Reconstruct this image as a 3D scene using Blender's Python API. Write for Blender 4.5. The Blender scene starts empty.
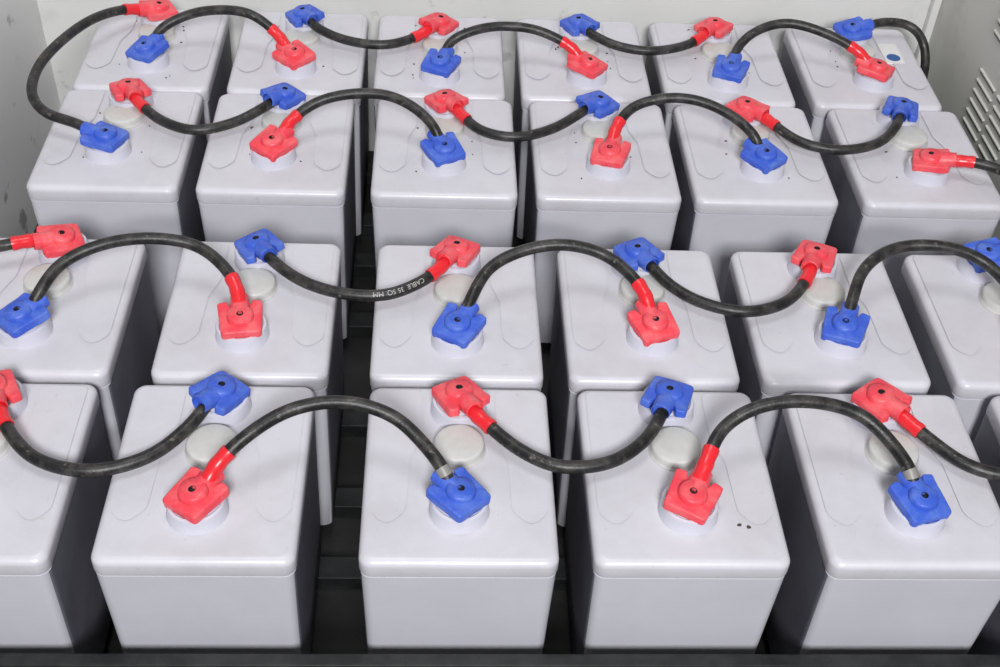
import bpy, bmesh, math, random
from mathutils import Vector, Matrix, Euler
random.seed(4)
scene=bpy.context.scene
try: scene.view_settings.view_transform='Standard'
except Exception: pass
TOP=.27      # height of battery tops
BASE=.02     # top of support rails
W,D=.18,.222

# ---------------- materials ----------------
def mat(name,col,rough=.5,noise=None,bump=0,bscale=200,spec=.5,metal=0,scale=8,speck=None):
    m=bpy.data.materials.new(name); m.use_nodes=True
    nt=m.node_tree; b=nt.nodes['Principled BSDF']
    b.inputs['Base Color'].default_value=(*col,1)
    b.inputs['Roughness'].default_value=rough
    b.inputs['Metallic'].default_value=metal
    b.inputs['Specular IOR Level'].default_value=spec
    geo=nt.nodes.new('ShaderNodeNewGeometry')
    if noise:
        n=nt.nodes.new('ShaderNodeTexNoise'); n.inputs['Scale'].default_value=scale
        n.inputs['Detail'].default_value=8; n.inputs['Roughness'].default_value=.65
        nt.links.new(geo.outputs['Position'],n.inputs['Vector'])
        r=nt.nodes.new('ShaderNodeValToRGB')
        r.color_ramp.elements[0].position=noise[1]; r.color_ramp.elements[1].position=noise[2]
        r.color_ramp.elements[0].color=(*noise[0],1); r.color_ramp.elements[1].color=(*col,1)
        nt.links.new(n.outputs['Fac'],r.inputs['Fac'])
        out=r.outputs['Color']
        if speck:
            n3=nt.nodes.new('ShaderNodeTexNoise'); n3.inputs['Scale'].default_value=speck[1]; n3.inputs['Detail'].default_value=6
            nt.links.new(geo.outputs['Position'],n3.inputs['Vector'])
            r3=nt.nodes.new('ShaderNodeValToRGB')
            r3.color_ramp.elements[0].position=speck[2]; r3.color_ramp.elements[0].color=(0,0,0,1)
            r3.color_ramp.elements[1].position=speck[2]+.07; r3.color_ramp.elements[1].color=(speck[3],)*3+(1,)
            nt.links.new(n3.outputs['Fac'],r3.inputs['Fac'])
            mx=nt.nodes.new('ShaderNodeMix'); mx.data_type='RGBA'
            nt.links.new(r3.outputs['Color'],mx.inputs[0]); nt.links.new(out,mx.inputs[6]); mx.inputs[7].default_value=(*speck[0],1)
            out=mx.outputs[2]
        nt.links.new(out,b.inputs['Base Color'])
    if bump:
        n2=nt.nodes.new('ShaderNodeTexNoise'); n2.inputs['Scale'].default_value=bscale; n2.inputs['Detail'].default_value=4
        nt.links.new(geo.outputs['Position'],n2.inputs['Vector'])
        bp=nt.nodes.new('ShaderNodeBump'); bp.inputs['Strength'].default_value=bump; bp.inputs['Distance'].default_value=.001
        nt.links.new(n2.outputs['Fac'],bp.inputs['Height']); nt.links.new(bp.outputs['Normal'],b.inputs['Normal'])
    return m
M_case=mat('battery_case_plastic',(.565,.56,.605),.38,noise=((.535,.53,.58),.36,.60),bump=.10,bscale=500,scale=10)
M_side_shade=mat('battery_side_painted_shade',(.20,.20,.24),.5,noise=((.15,.15,.18),.36,.60),bump=.15,bscale=500,scale=10)  # case plastic darkened: shade between the batteries is put into the colour
M_lid=mat('battery_lid_plastic',(.585,.575,.615),.35,noise=((.54,.525,.56),.34,.58),bump=.12,bscale=450,scale=16,speck=((.40,.37,.35),130,.68,.35))
M_vent=mat('vent_disc_plastic',(.55,.55,.53),.55,noise=((.50,.495,.47),.35,.6),bump=.15,scale=60)
M_base=mat('terminal_base_plastic',(.56,.555,.63),.35)
M_red=mat('red_rubber',(.77,.055,.080),.42,noise=((.80,.14,.15),.34,.56),bump=.35,bscale=400,scale=50,spec=.45)
M_blue=mat('blue_rubber',(.038,.100,.54),.45,noise=((.09,.17,.58),.34,.56),bump=.35,bscale=400,scale=50,spec=.45)
M_hole=mat('dark_hole',(.01,.01,.012),.7)
M_slot=mat('louvre_shadow_gap',(.13,.13,.12),.7)
M_cable=mat('black_cable_rubber',(.010,.010,.010),.40,noise=((.055,.051,.046),.32,.55),bump=.3,bscale=600,scale=70,spec=.45,speck=((.16,.15,.13),160,.64,.6))
M_sleeve=mat('red_cable_sleeve',(.74,.022,.032),.28,spec=.5)
M_crimp=mat('grey_crimp',(.25,.24,.22),.45)
M_print=mat('white_cable_print',(.42,.42,.40),.6)
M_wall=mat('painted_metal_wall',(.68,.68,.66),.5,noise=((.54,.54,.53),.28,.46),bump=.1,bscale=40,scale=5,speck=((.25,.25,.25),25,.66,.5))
M_walll=mat('left_wall_painted_ambient',(.80,.80,.79),.5,noise=((.66,.66,.66),.28,.46),bump=.1,bscale=40,scale=5,speck=((.22,.22,.22),22,.64,.7))  # wall colour made paler to stand in for extra ambient light on the left
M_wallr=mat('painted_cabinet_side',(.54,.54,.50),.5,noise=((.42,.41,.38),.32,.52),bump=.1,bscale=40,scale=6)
M_rack=mat('dark_rack_steel',(.006,.007,.007),.45,noise=((.018,.02,.02),.4,.6),scale=30)
M_floor=mat('dark_floor',(.008,.008,.008),.6,noise=((.016,.016,.016),.4,.6),scale=12)
M_label=mat('paper_label',(.7,.7,.68),.6)
M_lblue=mat('label_blue_ink',(.03,.1,.3),.6)
M_debris=mat('debris',(.06,.045,.03),.8)

# ---------------- mesh helpers ----------------
def finish(name,verts,faces,mats,mi=None,angle=35):
    me=bpy.data.meshes.new(name); me.from_pydata(verts,[],faces)
    for m in mats: me.materials.append(m)
    if mi: me.polygons.foreach_set('material_index',mi)
    bm=bmesh.new(); bm.from_mesh(me); bmesh.ops.recalc_face_normals(bm,faces=bm.faces); bm.to_mesh(me); bm.free()
    me.polygons.foreach_set('use_smooth',[True]*len(me.polygons))
    me.set_sharp_from_angle(angle=math.radians(angle)); me.update()
    return me
def obj(name,me,parent=None,loc=(0,0,0),rot=None):
    o=bpy.data.objects.new(name,me); scene.collection.objects.link(o)
    o.location=loc
    if rot is not None: o.rotation_euler=rot
    if parent: o.parent=parent
    return o
def rrect(hw,hd,r,n=6):
    pts=[]
    for cx,cy,a0 in ((hw-r,hd-r,0),(-hw+r,hd-r,90),(-hw+r,-hd+r,180),(hw-r,-hd+r,270)):
        for i in range(n+1):
            a=math.radians(a0+90*i/n); pts.append((cx+r*math.cos(a),cy+r*math.sin(a)))
    return pts
def loops_mesh(loops,cap_b=True,cap_t=True):
    v=[];f=[];n=len(loops[0])
    for l in loops: v+=l
    for k in range(len(loops)-1):
        for i in range(n):
            j=(i+1)%n; f.append((k*n+i,k*n+j,(k+1)*n+j,(k+1)*n+i))
    if cap_b: f.append(tuple(reversed(range(n))))
    if cap_t: f.append(tuple((len(loops)-1)*n+i for i in range(n)))
    return v,f
def lathe(prof,n=40,cz=0):
    return loops_mesh([[(r*math.cos(2*math.pi*i/n),r*math.sin(2*math.pi*i/n),z) for i in range(n)] for r,z in prof])
def join(parts):
    V=[];F=[];MI=[]
    for v,f,m in parts:
        o=len(V); V+=v; F+=[tuple(o+i for i in q) for q in f]; MI+=[m]*len(f)
    return V,F,MI

# battery case + lid (origin: centre of footprint, z=0 at bottom)
HT=TOP-BASE
def case_mesh():
    hw,hd=W/2,D/2
    body=[]
    for z,ins in ((0,.0075),(.003,.0055),(.06,.0042),(.15,.0028),(HT-.0225,.0012),(HT-.0215,.0028)):
        body.append([(x,y,z) for x,y in rrect(hw-ins,hd-ins,.010)])
    v1,f1=loops_mesh(body)
    lid=[]
    R=.0075
    prof=[(HT-.0215,.0028),(HT-.0200,.0004),(HT-.0185,0),(HT-R,0)]
    for i in range(1,7):
        a=math.radians(90*i/6); prof.append((HT-R+R*math.sin(a),R*(1-math.cos(a))))
    for z,ins in prof:
        lid.append([(x,y,z) for x,y in rrect(hw-ins,hd-ins,max(.012-ins*.5,.004))])
    v2,f2=loops_mesh(lid)
    V,F,MI=join([(v1,f1,0),(v2,f2,1)])
    me=finish('battery_case',V,F,[M_case,M_lid,M_side_shade],MI,angle=40)
    for p in me.polygons:       # side faces of the case get the colour with gap shade painted in
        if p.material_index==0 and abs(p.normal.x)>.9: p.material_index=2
    return me
def fillet(poly,rads,n=5):
    out=[];N=len(poly)
    for i in range(N):
        p=Vector(poly[i]);a=(Vector(poly[i-1])-p);b=(Vector(poly[(i+1)%N])-p);r=rads[i]
        la,lb=a.length,b.length;a.normalize();b.normalize()
        if r<=0: out.append(tuple(p)); continue
        ang=a.angle(b); d=min(r/math.tan(ang/2),la*.48,lb*.48)
        s=p+a*d; e=p+b*d
        for k in range(n+1):
            t=k/n; q=s*(1-t)**2+p*2*t*(1-t)+e*t*t; out.append(tuple(q))
    return out
# shallow moulded side pads of the lid
def pad_mesh(side):
    poly=[(.040,.100),(.079,.100),(.079,-.052),(.066,-.066),(.052,-.050),(.050,.010),(.040,.040)]
    pts=fillet(poly,[.004,.004,.014,.014,.014,.016,.014])
    pts=[(side*x,y) for x,y in pts]
    if side<0: pts.reverse()
    def ins(k):
        n=len(pts);o=[]
        for i in range(n):
            a=Vector(pts[i-1]);b=Vector(pts[(i+1)%n]);t=(b-a)
            if t.length<1e-9: t=Vector((1,0))
            t.normalize(); nn=Vector((-t.y,t.x)); o.append((pts[i][0]+nn.x*k,pts[i][1]+nn.y*k))
        return o
    L=[[(x,y,-.0005) for x,y in pts],[(x,y,.0001) for x,y in pts],[(x,y,.0010) for x,y in ins(.0014)],[(x,y,.0014) for x,y in ins(.0032)]]
    v,f=loops_mesh(L)
    return finish('lid_pad',v,f,[M_lid],angle=60)
def terminal_mesh():
    v,f=lathe([(.0285,-.001),(.0280,.0012),(.0272,.0025),(.0268,.0125),(.0258,.0150),(.0232,.0156),(.0222,.0140),(.0205,.0140),(.0198,.0165),(.012,.0172)],48)
    return finish('terminal_base',v,f,[M_base],angle=40)
def vent_mesh():
    v,f=lathe([(.0262,-.001),(.0262,.0010),(.0250,.0020),(.0245,.0040),(.0243,.0088),(.0235,.0100),(.0215,.0106),(.010,.0106)],48)
    return finish('vent_disc',v,f,[M_vent],angle=40)
def cap_mesh(m,name):
    poly=[(-.0215,-.0205),(.0215,-.0235),(.0240,-.0135),(.0145,-.0100),(.0145,.0100),(.0240,.0135),(.0215,.0235),(-.0215,.0205)]
    pts=fillet(poly,[.005,.003,.003,.003,.003,.003,.003,.005],5)
    bm=bmesh.new()
    vs=[bm.verts.new((x,y,0)) for x,y in pts]; fc=bm.faces.new(vs)
    ext=bmesh.ops.extrude_face_region(bm,geom=[fc])
    top=[g for g in ext['geom'] if isinstance(g,bmesh.types.BMVert)]
    for v in top: v.co.z=.0085
    te=[e for e in bm.edges if all(v in top for v in e.verts)]
    bmesh.ops.bevel(bm,geom=te,offset=.0014,segments=3,affect='EDGES',profile=.5)
    for k in range(-5,6):
        for no in ((1,0,0),(0,1,0)):
            co=(k*.0046,0,0) if no[0] else (0,k*.0046,0)
            bmesh.ops.bisect_plane(bm,geom=bm.verts[:]+bm.edges[:]+bm.faces[:],plane_co=co,plane_no=no,dist=1e-6)
    for v in bm.verts:
        r2=v.co.x**2+v.co.y**2; v.co.z-= 2.2*max(0,r2-.00012)
        if v.co.x>.012: v.co.z+= .18*(v.co.x-.012)*abs(v.co.y)/.02
    bm.verts.index_update()
    V=[tuple(v.co) for v in bm.verts];F=[tuple(v.index for v in f.verts) for f in bm.faces]; bm.free()
    bv,bf=lathe([(.0145,.006),(.0140,.0100),(.0132,.0128),(.0116,.0140),(.0036,.0140)],32)
    bf=bf[:-1]
    hv,hf=lathe([(.0036,.0140),(.0030,.0138),(.0028,.0110),(.0001,.0110)],32); hf=[q for q in hf if len(q)==4 or q[0]>32]
    L=[]
    for x,r,z in ((.002,.0100,.0035),(.012,.0104,.0045),(.020,.0098,.0052),(.027,.0092,.0058),(.0300,.0092,.006),(.0305,.0084,.006),(.026,.0074,.006)):
        L.append([(x,r*math.cos(2*math.pi*i/24)*1.05,z+r*math.sin(2*math.pi*i/24)) for i in range(24)])
    nv,nf=loops_mesh(L)
    V,F,MI=join([(V,F,0),(bv,bf,0),(hv,hf,1),(nv,nf,0)])
    return finish(name,V,F,[m,M_hole],MI,angle=38)
ME_case=case_mesh();ME_pl=pad_mesh(-1);ME_pr=pad_mesh(1);ME_t=terminal_mesh();ME_v=vent_mesh()
ME_cr=cap_mesh(M_red,'red_terminal_cap');ME_cb=cap_mesh(M_blue,'blue_terminal_cap')

# ---------------- layout (metres, camera column at x=0,y=0) ----------------
X={'1':[-.427,-.211,.024,.235,.450,.667],'2':[-.422,-.200,.0225,.229,.433,.640],
   '3':[-.404,-.203,.008,.211,.408,.620],'4':[-.400,-.196,0,.202,.401,.607]}
FRONT={'1':.657,'2':.889,'3':1.204,'4':1.430}
CAP={}
def C(s):
    for t in s.split():
        n,c=t.split(':');x,y=c.split(',');CAP[n]=(float(x)/1000,float(y)/1000)
C("A1b:-427,845 B1b:-209,846 C1b:24,845 D1b:233,848 E1b:448,847 F1b:667,845 A1f:-429,716 B1f:-214,715 C1f:24,718 D1f:237,718 E1f:452,716 F1f:667,716")
C("A2f:-428,952 B2f:-203,951 C2f:23,947 D2f:232,954 E2f:437,954 F2f:648,949 A2b:-416,1079 B2b:-199,1075 C2b:22,1072 D2b:227,1073 E2b:432,1075 F2b:634,1081")
C("A3f:-409,1281 B3f:-205,1276 C3f:7,1271 D3f:214,1271 E3f:411,1272 F3f:624,1272 A3b:-402,1392 B3b:-202,1387 C3b:8,1384 D3b:210,1386 E3b:407,1383 F3b:619,1393")
C("A4f:-398,1494 B4f:-197,1489 C4f:0,1478 D4f:204,1483 E4f:402,1483 F4f:611,1493 A4b:-401,1606 B4b:-195,1601 C4b:-1,1589 D4b:200,1597 E4b:399,1600 F4b:603,1603")
K={}
def KK(s):
    for l in s.strip().splitlines():
        h,r=l.split('|'); K[h.strip()]=[tuple(float(q)/1000 for q in t.split(',')) for t in r.split()]
KK("""A1b>B1b| -404,800,20 -369,764,14 -316,751,12 -265,770,12 -233,806,16 -220,830,20
B1f>C1f| -198,736,35 -171,756,55 -132,781,65 -84,787,70 -38,779,60 -9,758,45 9,736,35
C1b>D1b| 34,827,22 54,804,20 82,777,17 118,758,16 167,764,16 203,791,18 224,825,22
D1f>E1f| 252,745,35 270,776,50 301,790,65 349,795,70 403,788,60 432,763,45 445,736,35
E1b>F1b| 462,824,22 485,795,18 511,766,16 546,752,16 595,762,16 643,815,20
A2f>B2f| -412,969,35 -394,1000,50 -355,1022,60 -304,1029,65 -258,1031,55 -224,1006,45 -208,979,35
B2b>C2b| -184,1052,22 -148,1020,18 -104,1002,16 -55,1000,16 -13,1024,18 10,1050,22
C2f>D2f| 36,972,35 57,1008,50 95,1027,60 138,1031,65 182,1027,55 213,998,45 225,977,35
D2b>E2b| 238,1052,22 258,1022,18 288,997,16 335,982,16 382,998,16 411,1031,18 424,1057,22
E2f>F2f| 447,978,35 468,1019,50 505,1042,60 559,1040,65 603,1027,55 625,997,45 641,971,35
A2b>| -441,1068,28 -474,1054,30 -524,1062,10 -564,1072,-50 -568,1085,-150
F3f>F2b| 669,1260,28 707,1239,28 725,1182,28 710,1122,28 672,1089,28
A3f>A4b| -445,1298,28 -490,1320,30 -512,1350,35 -518,1407,40 -502,1466,45 -471,1532,45 -436,1584,32
A3b>B3b| -384,1361,22 -352,1330,16 -306,1310,15 -258,1329,16 -224,1356,22
B3f>C3f| -185,1303,35 -155,1324,50 -112,1331,60 -62,1329,60 -24,1310,50 -2,1288,35
C3b>D3b| 25,1356,22 53,1324,16 97,1311,15 149,1333,16 191,1368,22
D3f>E3f| 222,1302,35 245,1331,50 287,1340,60 331,1335,60 375,1313,50 401,1287,35
E3b>F3b| 427,1359,22 466,1314,16 515,1299,15 572,1318,16 605,1357,22
A4f>B4f| -383,1522,35 -349,1536,50 -308,1536,60 -259,1528,60 -221,1512,38
B4b>C4b| -172,1563,22 -133,1543,16 -77,1534,15 -35,1556,16 -13,1572,22
C4f>D4f| 14,1511,35 48,1519,50 89,1514,60 137,1512,55 185,1499,35
D4b>E4b| 214,1571,22 248,1549,16 297,1537,15 357,1558,16 383,1580,22
E4f>F4f| 416,1517,35 441,1536,50 484,1545,60 538,1529,55 590,1509,35
F4b>| 654,1617,28 696,1615,22 711,1593,8 718,1578,-25 721,1580,-100 722,1582,-200""")
def is_blue(n):
    c,r,s=n
    fb=c in 'ACE'
    return fb if s=='f' else not fb
EXIT={}
for k,p in K.items():
    a,b=k.split('>')
    EXIT[a]=(p[0][0]-CAP[a][0],p[0][1]-CAP[a][1])
    if b: EXIT[b]=(p[-1][0]-CAP[b][0],p[-1][1]-CAP[b][1])

CAPZ=.0175
for r in '1234':
    for i,c in enumerate('ABCDEF'):
        x=X[r][i]; y=FRONT[r]+D/2
        E=bpy.data.objects.new('battery',None); scene.collection.objects.link(E)
        E.empty_display_size=.05; E.location=(x,y,BASE)
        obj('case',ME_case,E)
        obj('lid_pad_left',ME_pl,E,(0,0,HT)); obj('lid_pad_right',ME_pr,E,(0,0,HT))
        cf,cb=CAP[c+r+'f'],CAP[c+r+'b']
        vx=x*.7+.3*(cf[0]+cb[0])/2
        obj('vent_disc',ME_v,E,(vx-x,cf[1]+.075-y,HT),(0,0,random.uniform(0,6)))
        for s,cp in (('front',cf),('back',cb)):
            n=c+r+s[0]
            obj('terminal_base_'+s,ME_t,E,(cp[0]-x,cp[1]-y,HT))
            ex=EXIT.get(n,(0,.02))
            a=math.atan2(ex[1],ex[0])+random.uniform(-.06,.06)
            blue=is_blue(n)
            tl=math.radians(-5)
            obj(('blue' if blue else 'red')+'_terminal_cap_'+s,ME_cb if blue else ME_cr,E,(cp[0]-x,cp[1]-y,HT+CAPZ),
                Euler((random.uniform(-.10,.10),tl+random.uniform(-.06,.06),a),'XYZ'))

# ---------------- cables ----------------
def catmull(P,n=10):
    P=[Vector(p) for p in P]; P=[P[0]*2-P[1]]+P+[P[-1]*2-P[-2]]; out=[]
    for i in range(1,len(P)-2):
        p0,p1,p2,p3=P[i-1:i+3]
        t0=0;t1=t0+max((p1-p0).length,1e-5)**.5;t2=t1+max((p2-p1).length,1e-5)**.5;t3=t2+max((p3-p2).length,1e-5)**.5
        for k in range(n):
            t=t1+(t2-t1)*k/n
            A1=p0*((t1-t)/(t1-t0))+p1*((t-t0)/(t1-t0));A2=p1*((t2-t)/(t2-t1))+p2*((t-t1)/(t2-t1));A3=p2*((t3-t)/(t3-t2))+p3*((t-t2)/(t3-t2))
            B1=A1*((t2-t)/(t2-t0))+A2*((t-t0)/(t2-t0));B2=A2*((t3-t)/(t3-t1))+A3*((t-t1)/(t3-t1))
            out.append(B1*((t2-t)/(t2-t1))+B2*((t-t1)/(t2-t1)))
    out.append(P[-2]); return out
def resample(P,step=.004):
    L=[0]
    for a,b in zip(P,P[1:]): L.append(L[-1]+(b-a).length)
    tot=L[-1];n=max(4,int(tot/step));out=[];j=0
    for i in range(n+1):
        s=tot*i/n
        while j<len(L)-2 and L[j+1]<s: j+=1
        t=(s-L[j])/max(L[j+1]-L[j],1e-9); out.append(P[j].lerp(P[j+1],min(1,max(0,t))))
    return out,tot
def smooth(P,it=4):
    for _ in range(it):
        P=[P[0]]+[(P[i-1]+P[i]*2+P[i+1])/4 for i in range(1,len(P)-1)]+[P[-1]]
    return P
def frames(P):
    T=[(P[min(i+1,len(P)-1)]-P[max(i-1,0)]).normalized() for i in range(len(P))]
    U=[];u=Vector((0,0,1))
    for t in T:
        u=(u-t*u.dot(t)).normalized(); U.append(u.copy())
    return T,U
def tube(P,T,U,r,n=14):
    L=[]
    for i,p in enumerate(P):
        w=T[i].cross(U[i]); rr=r[i] if isinstance(r,list) else r
        L.append([tuple(p+U[i]*(rr*math.cos(2*math.pi*k/n))+w*(rr*math.sin(2*math.pi*k/n))) for k in range(n)])
    return loops_mesh(L)
RC=.0065
PATH={}
for k,pts in K.items():
    a,b=k.split('>')
    ZT=TOP
    def start(n,p):
        c=CAP[n]; d=Vector((p[0]-c[0],p[1]-c[1])); 
        d.normalize()
        return [(c[0]+d.x*.012,c[1]+d.y*.012,ZT+CAPZ+.0045)]
    def zz(p): return (p[0],p[1],ZT+p[2])
    seq=start(a,pts[0])+[zz(p) for p in pts]
    if b: seq+=start(b,pts[-1])
    P,tot=resample(smooth(resample(catmull(seq))[0],6))
    T,U=frames(P)
    step=tot/(len(P)-1)
    parts=[(*tube(P,T,U,RC),0)]
    ends=[(a,1)]+([(b,-1)] if b else [])
    for nme,dr in ends:
        blue=is_blue(nme)
        if blue and nme not in ('C1f','E1f'): continue
        s0,s1=(.014,.019) if blue else (.008,.040)
        i0,i1=int(s0/step),int(math.ceil(s1/step))
        idx=list(range(i0,i1+1))
        if dr<0: idx=[len(P)-1-i for i in idx][::-1]
        if blue: rr=[RC+.0004]*len(idx)
        else: rr=[RC+.0013+.0004*math.sin(j*1.7) for j in range(len(idx))]
        parts.append((*tube([P[i] for i in idx],[T[i] for i in idx],[U[i] for i in idx],rr),2 if blue else 1))
    V,F,MI=join(parts)
    me=finish('battery_cable',V,F,[M_cable,M_sleeve,M_crimp,M_print],MI,angle=50)
    o=obj('battery_cable',me); PATH[k]=(P,T,U,tot,o)

# white printing on one cable
P,T,U,tot,co=PATH['B2b>C2b']
cu=bpy.data.curves.new('cable_print','FONT'); cu.body='CABLE  35 SQ. MM'; cu.size=.0072; cu.extrude=0
to=bpy.data.objects.new('cable_print',cu); scene.collection.objects.link(to)
bpy.context.view_layer.update()
me=bpy.data.meshes.new_from_object(to.evaluated_get(bpy.context.evaluated_depsgraph_get()))
bpy.data.objects.remove(to)
bm=bmesh.new(); bm.from_mesh(me)
bmesh.ops.triangulate(bm,faces=bm.faces)
bmesh.ops.subdivide_edges(bm,edges=bm.edges,cuts=1)
step=tot/(len(P)-1)
for v in bm.verts:
    s=tot*.80-v.co.x; i=min(max(int(s/step),0),len(P)-2); t=s/step-i
    p=P[i].lerp(P[i+1],t); tt=T[i];u=U[i];w=tt.cross(u)
    if w.y>0: w=-w
    ang=math.radians(42)+(v.co.y-.003)/RC
    R=RC+.00035
    v.co=p+u*(R*math.cos(ang))+w*(R*math.sin(ang))
bm.to_mesh(me);bm.free(); me.materials.clear(); me.materials.append(M_print)
obj('printed_lettering',me,co)

# ---------------- boxes, labels, debris ----------------
def box(name,x0,x1,y0,y1,z0,z1,m,parent=None,bev=.0):
    bm=bmesh.new(); bmesh.ops.create_cube(bm,size=1)
    for v in bm.verts: v.co=Vector((x0+(v.co.x+.5)*(x1-x0),y0+(v.co.y+.5)*(y1-y0),z0+(v.co.z+.5)*(z1-z0)))
    if bev: bmesh.ops.bevel(bm,geom=bm.edges[:],offset=bev,segments=2,affect='EDGES',profile=.5)
    me=bpy.data.meshes.new(name); bm.to_mesh(me); bm.free(); me.materials.append(m)
    return obj(name,me,parent)
lab=box('battery_label',.645,.672,1.545,1.600,TOP-.0002,TOP+.0018,M_label,None)
v,ff=lathe([(.010,TOP+.0012),(.010,TOP+.0022)],24); v=[(x+.6585,y+1.560,z) for x,y,z in v]
obj('blue_logo',finish('blue_logo',v,ff,[M_lblue]),lab)
def flakes(name,spots):
    V=[];F=[]
    for (x,y,s) in spots:
        n=5;a0=random.random()*6
        pts=[(x+s*random.uniform(.5,1.1)*math.cos(a0+2*math.pi*i/n),y+s*random.uniform(.3,.6)*math.sin(a0+2*math.pi*i/n)) for i in range(n)]
        lv,lf=loops_mesh([[(a,b,TOP-.0002) for a,b in pts],[(a,b,TOP+.0012) for a,b in pts]])
        o=len(V);V+=lv;F+=[tuple(o+i for i in q) for q in lf]
    return finish(name,V,F,[M_debris])
sp=[(.283,.702,.0030),(.291,.700,.0034)]
for r,nn in (('4',7),('3',4)):
    for i in range(6):
        for _ in range(nn):
            sp.append((X[r][i]+random.choice((-1,1))*random.uniform(.032,.038),FRONT[r]+random.uniform(.02,.2),random.uniform(.0008,.0020)))
obj('debris_flakes',flakes('debris_flakes',sp))
# ---------------- room ----------------
WX0,WX1,WY=-.60,.757,1.69
box('floor',-1.6,1.6,.2,2.2,-.03,0,M_floor)
box('wall_back',WX0-.03,WX1+.03,WY,WY+.03,0,1.1,M_wall)
box('wall_left',WX0-.03,WX0,.9,WY,0,1.1,M_walll)
wr=box('wall_right',WX1,WX1+.03,.9,WY,0,1.1,M_wallr)
box('trim_1',WX1-.012,WX1,WY-.014,WY,0,1.1,M_wall,None,.002)
# louvre slots pressed in the right wall
for gz in (TOP-.055,TOP+.085):
    for j in range(6):
        z=gz+j*.016
        for gy in (1.36,1.43):
            box('louvre_slot_%d'%j,WX1-.0012,WX1+.001,gy,gy+.055,z,z+.0035,M_slot,wr)
            box('louvre_lip_%d'%j,WX1-.0030,WX1+.001,gy-.002,gy+.057,z+.0035,z+.0065,M_wallr,wr,.001)
# battery rack
rack=bpy.data.objects.new('battery_rack',None); scene.collection.objects.link(rack)
for r in '1234':
    for dy in (.035,.165):
        box('support_rail',-.56,.755,FRONT[r]+dy,FRONT[r]+dy+.03,0,BASE-.0002,M_rack,rack,.001)
box('front_rail',-.9,1.1,.626,.640,.100,.1545,M_rack,rack,.0015)
for x in (-.62,.80): box('rack_post',x-.015,x+.015,.642,.672,0,.1545,M_rack,rack,.001)

# ---------------- camera ----------------
f=1222.9;pt,yw,rl=[math.radians(a) for a in (42.674,4.094,3.631)]
Fv=Vector((math.sin(yw)*math.cos(pt),math.cos(yw)*math.cos(pt),-math.sin(pt)))
R0=Vector((math.cos(yw),-math.sin(yw),0))
U0=Vector((math.sin(yw)*math.sin(pt),math.cos(yw)*math.sin(pt),math.cos(pt)))
c,s=math.cos(rl),math.sin(rl)
Rv=R0*c+U0*s; Uv=U0*c-R0*s
cam=bpy.data.cameras.new('camera'); cam.sensor_width=36; cam.lens=f/1000*36; cam.clip_start=.02
co=bpy.data.objects.new('camera',cam); scene.collection.objects.link(co)
Mx=Matrix((( Rv.x,Uv.x,-Fv.x,0),(Rv.y,Uv.y,-Fv.y,0),(Rv.z,Uv.z,-Fv.z,TOP+.8861),(0,0,0,1)))
co.matrix_world=Mx; scene.camera=co

# ---------------- light ----------------
def area(name,loc,tgt,size,power,col=(1,1,1),sy=None):
    l=bpy.data.lights.new(name,'AREA'); l.energy=power; l.size=size; l.color=col
    if sy: l.shape='RECTANGLE'; l.size_y=sy
    o=bpy.data.objects.new(name,l); scene.collection.objects.link(o); o.location=loc
    o.rotation_euler=(Vector(tgt)-Vector(loc)).to_track_quat('-Z','Y').to_euler()
area('ceiling_light',(-.1,1.0,2.9),(0,1.1,.2),1.0,20,(.985,.985,1))
area('window_light',(.1,-1.6,2.3),(0,1.1,.2),.7,114,(.985,.985,1))
w=bpy.data.worlds.new('world'); scene.world=w; w.use_nodes=True
w.node_tree.nodes['Background'].inputs[0].default_value=(.92,.95,1,1)
w.node_tree.nodes['Background'].inputs[1].default_value=.12
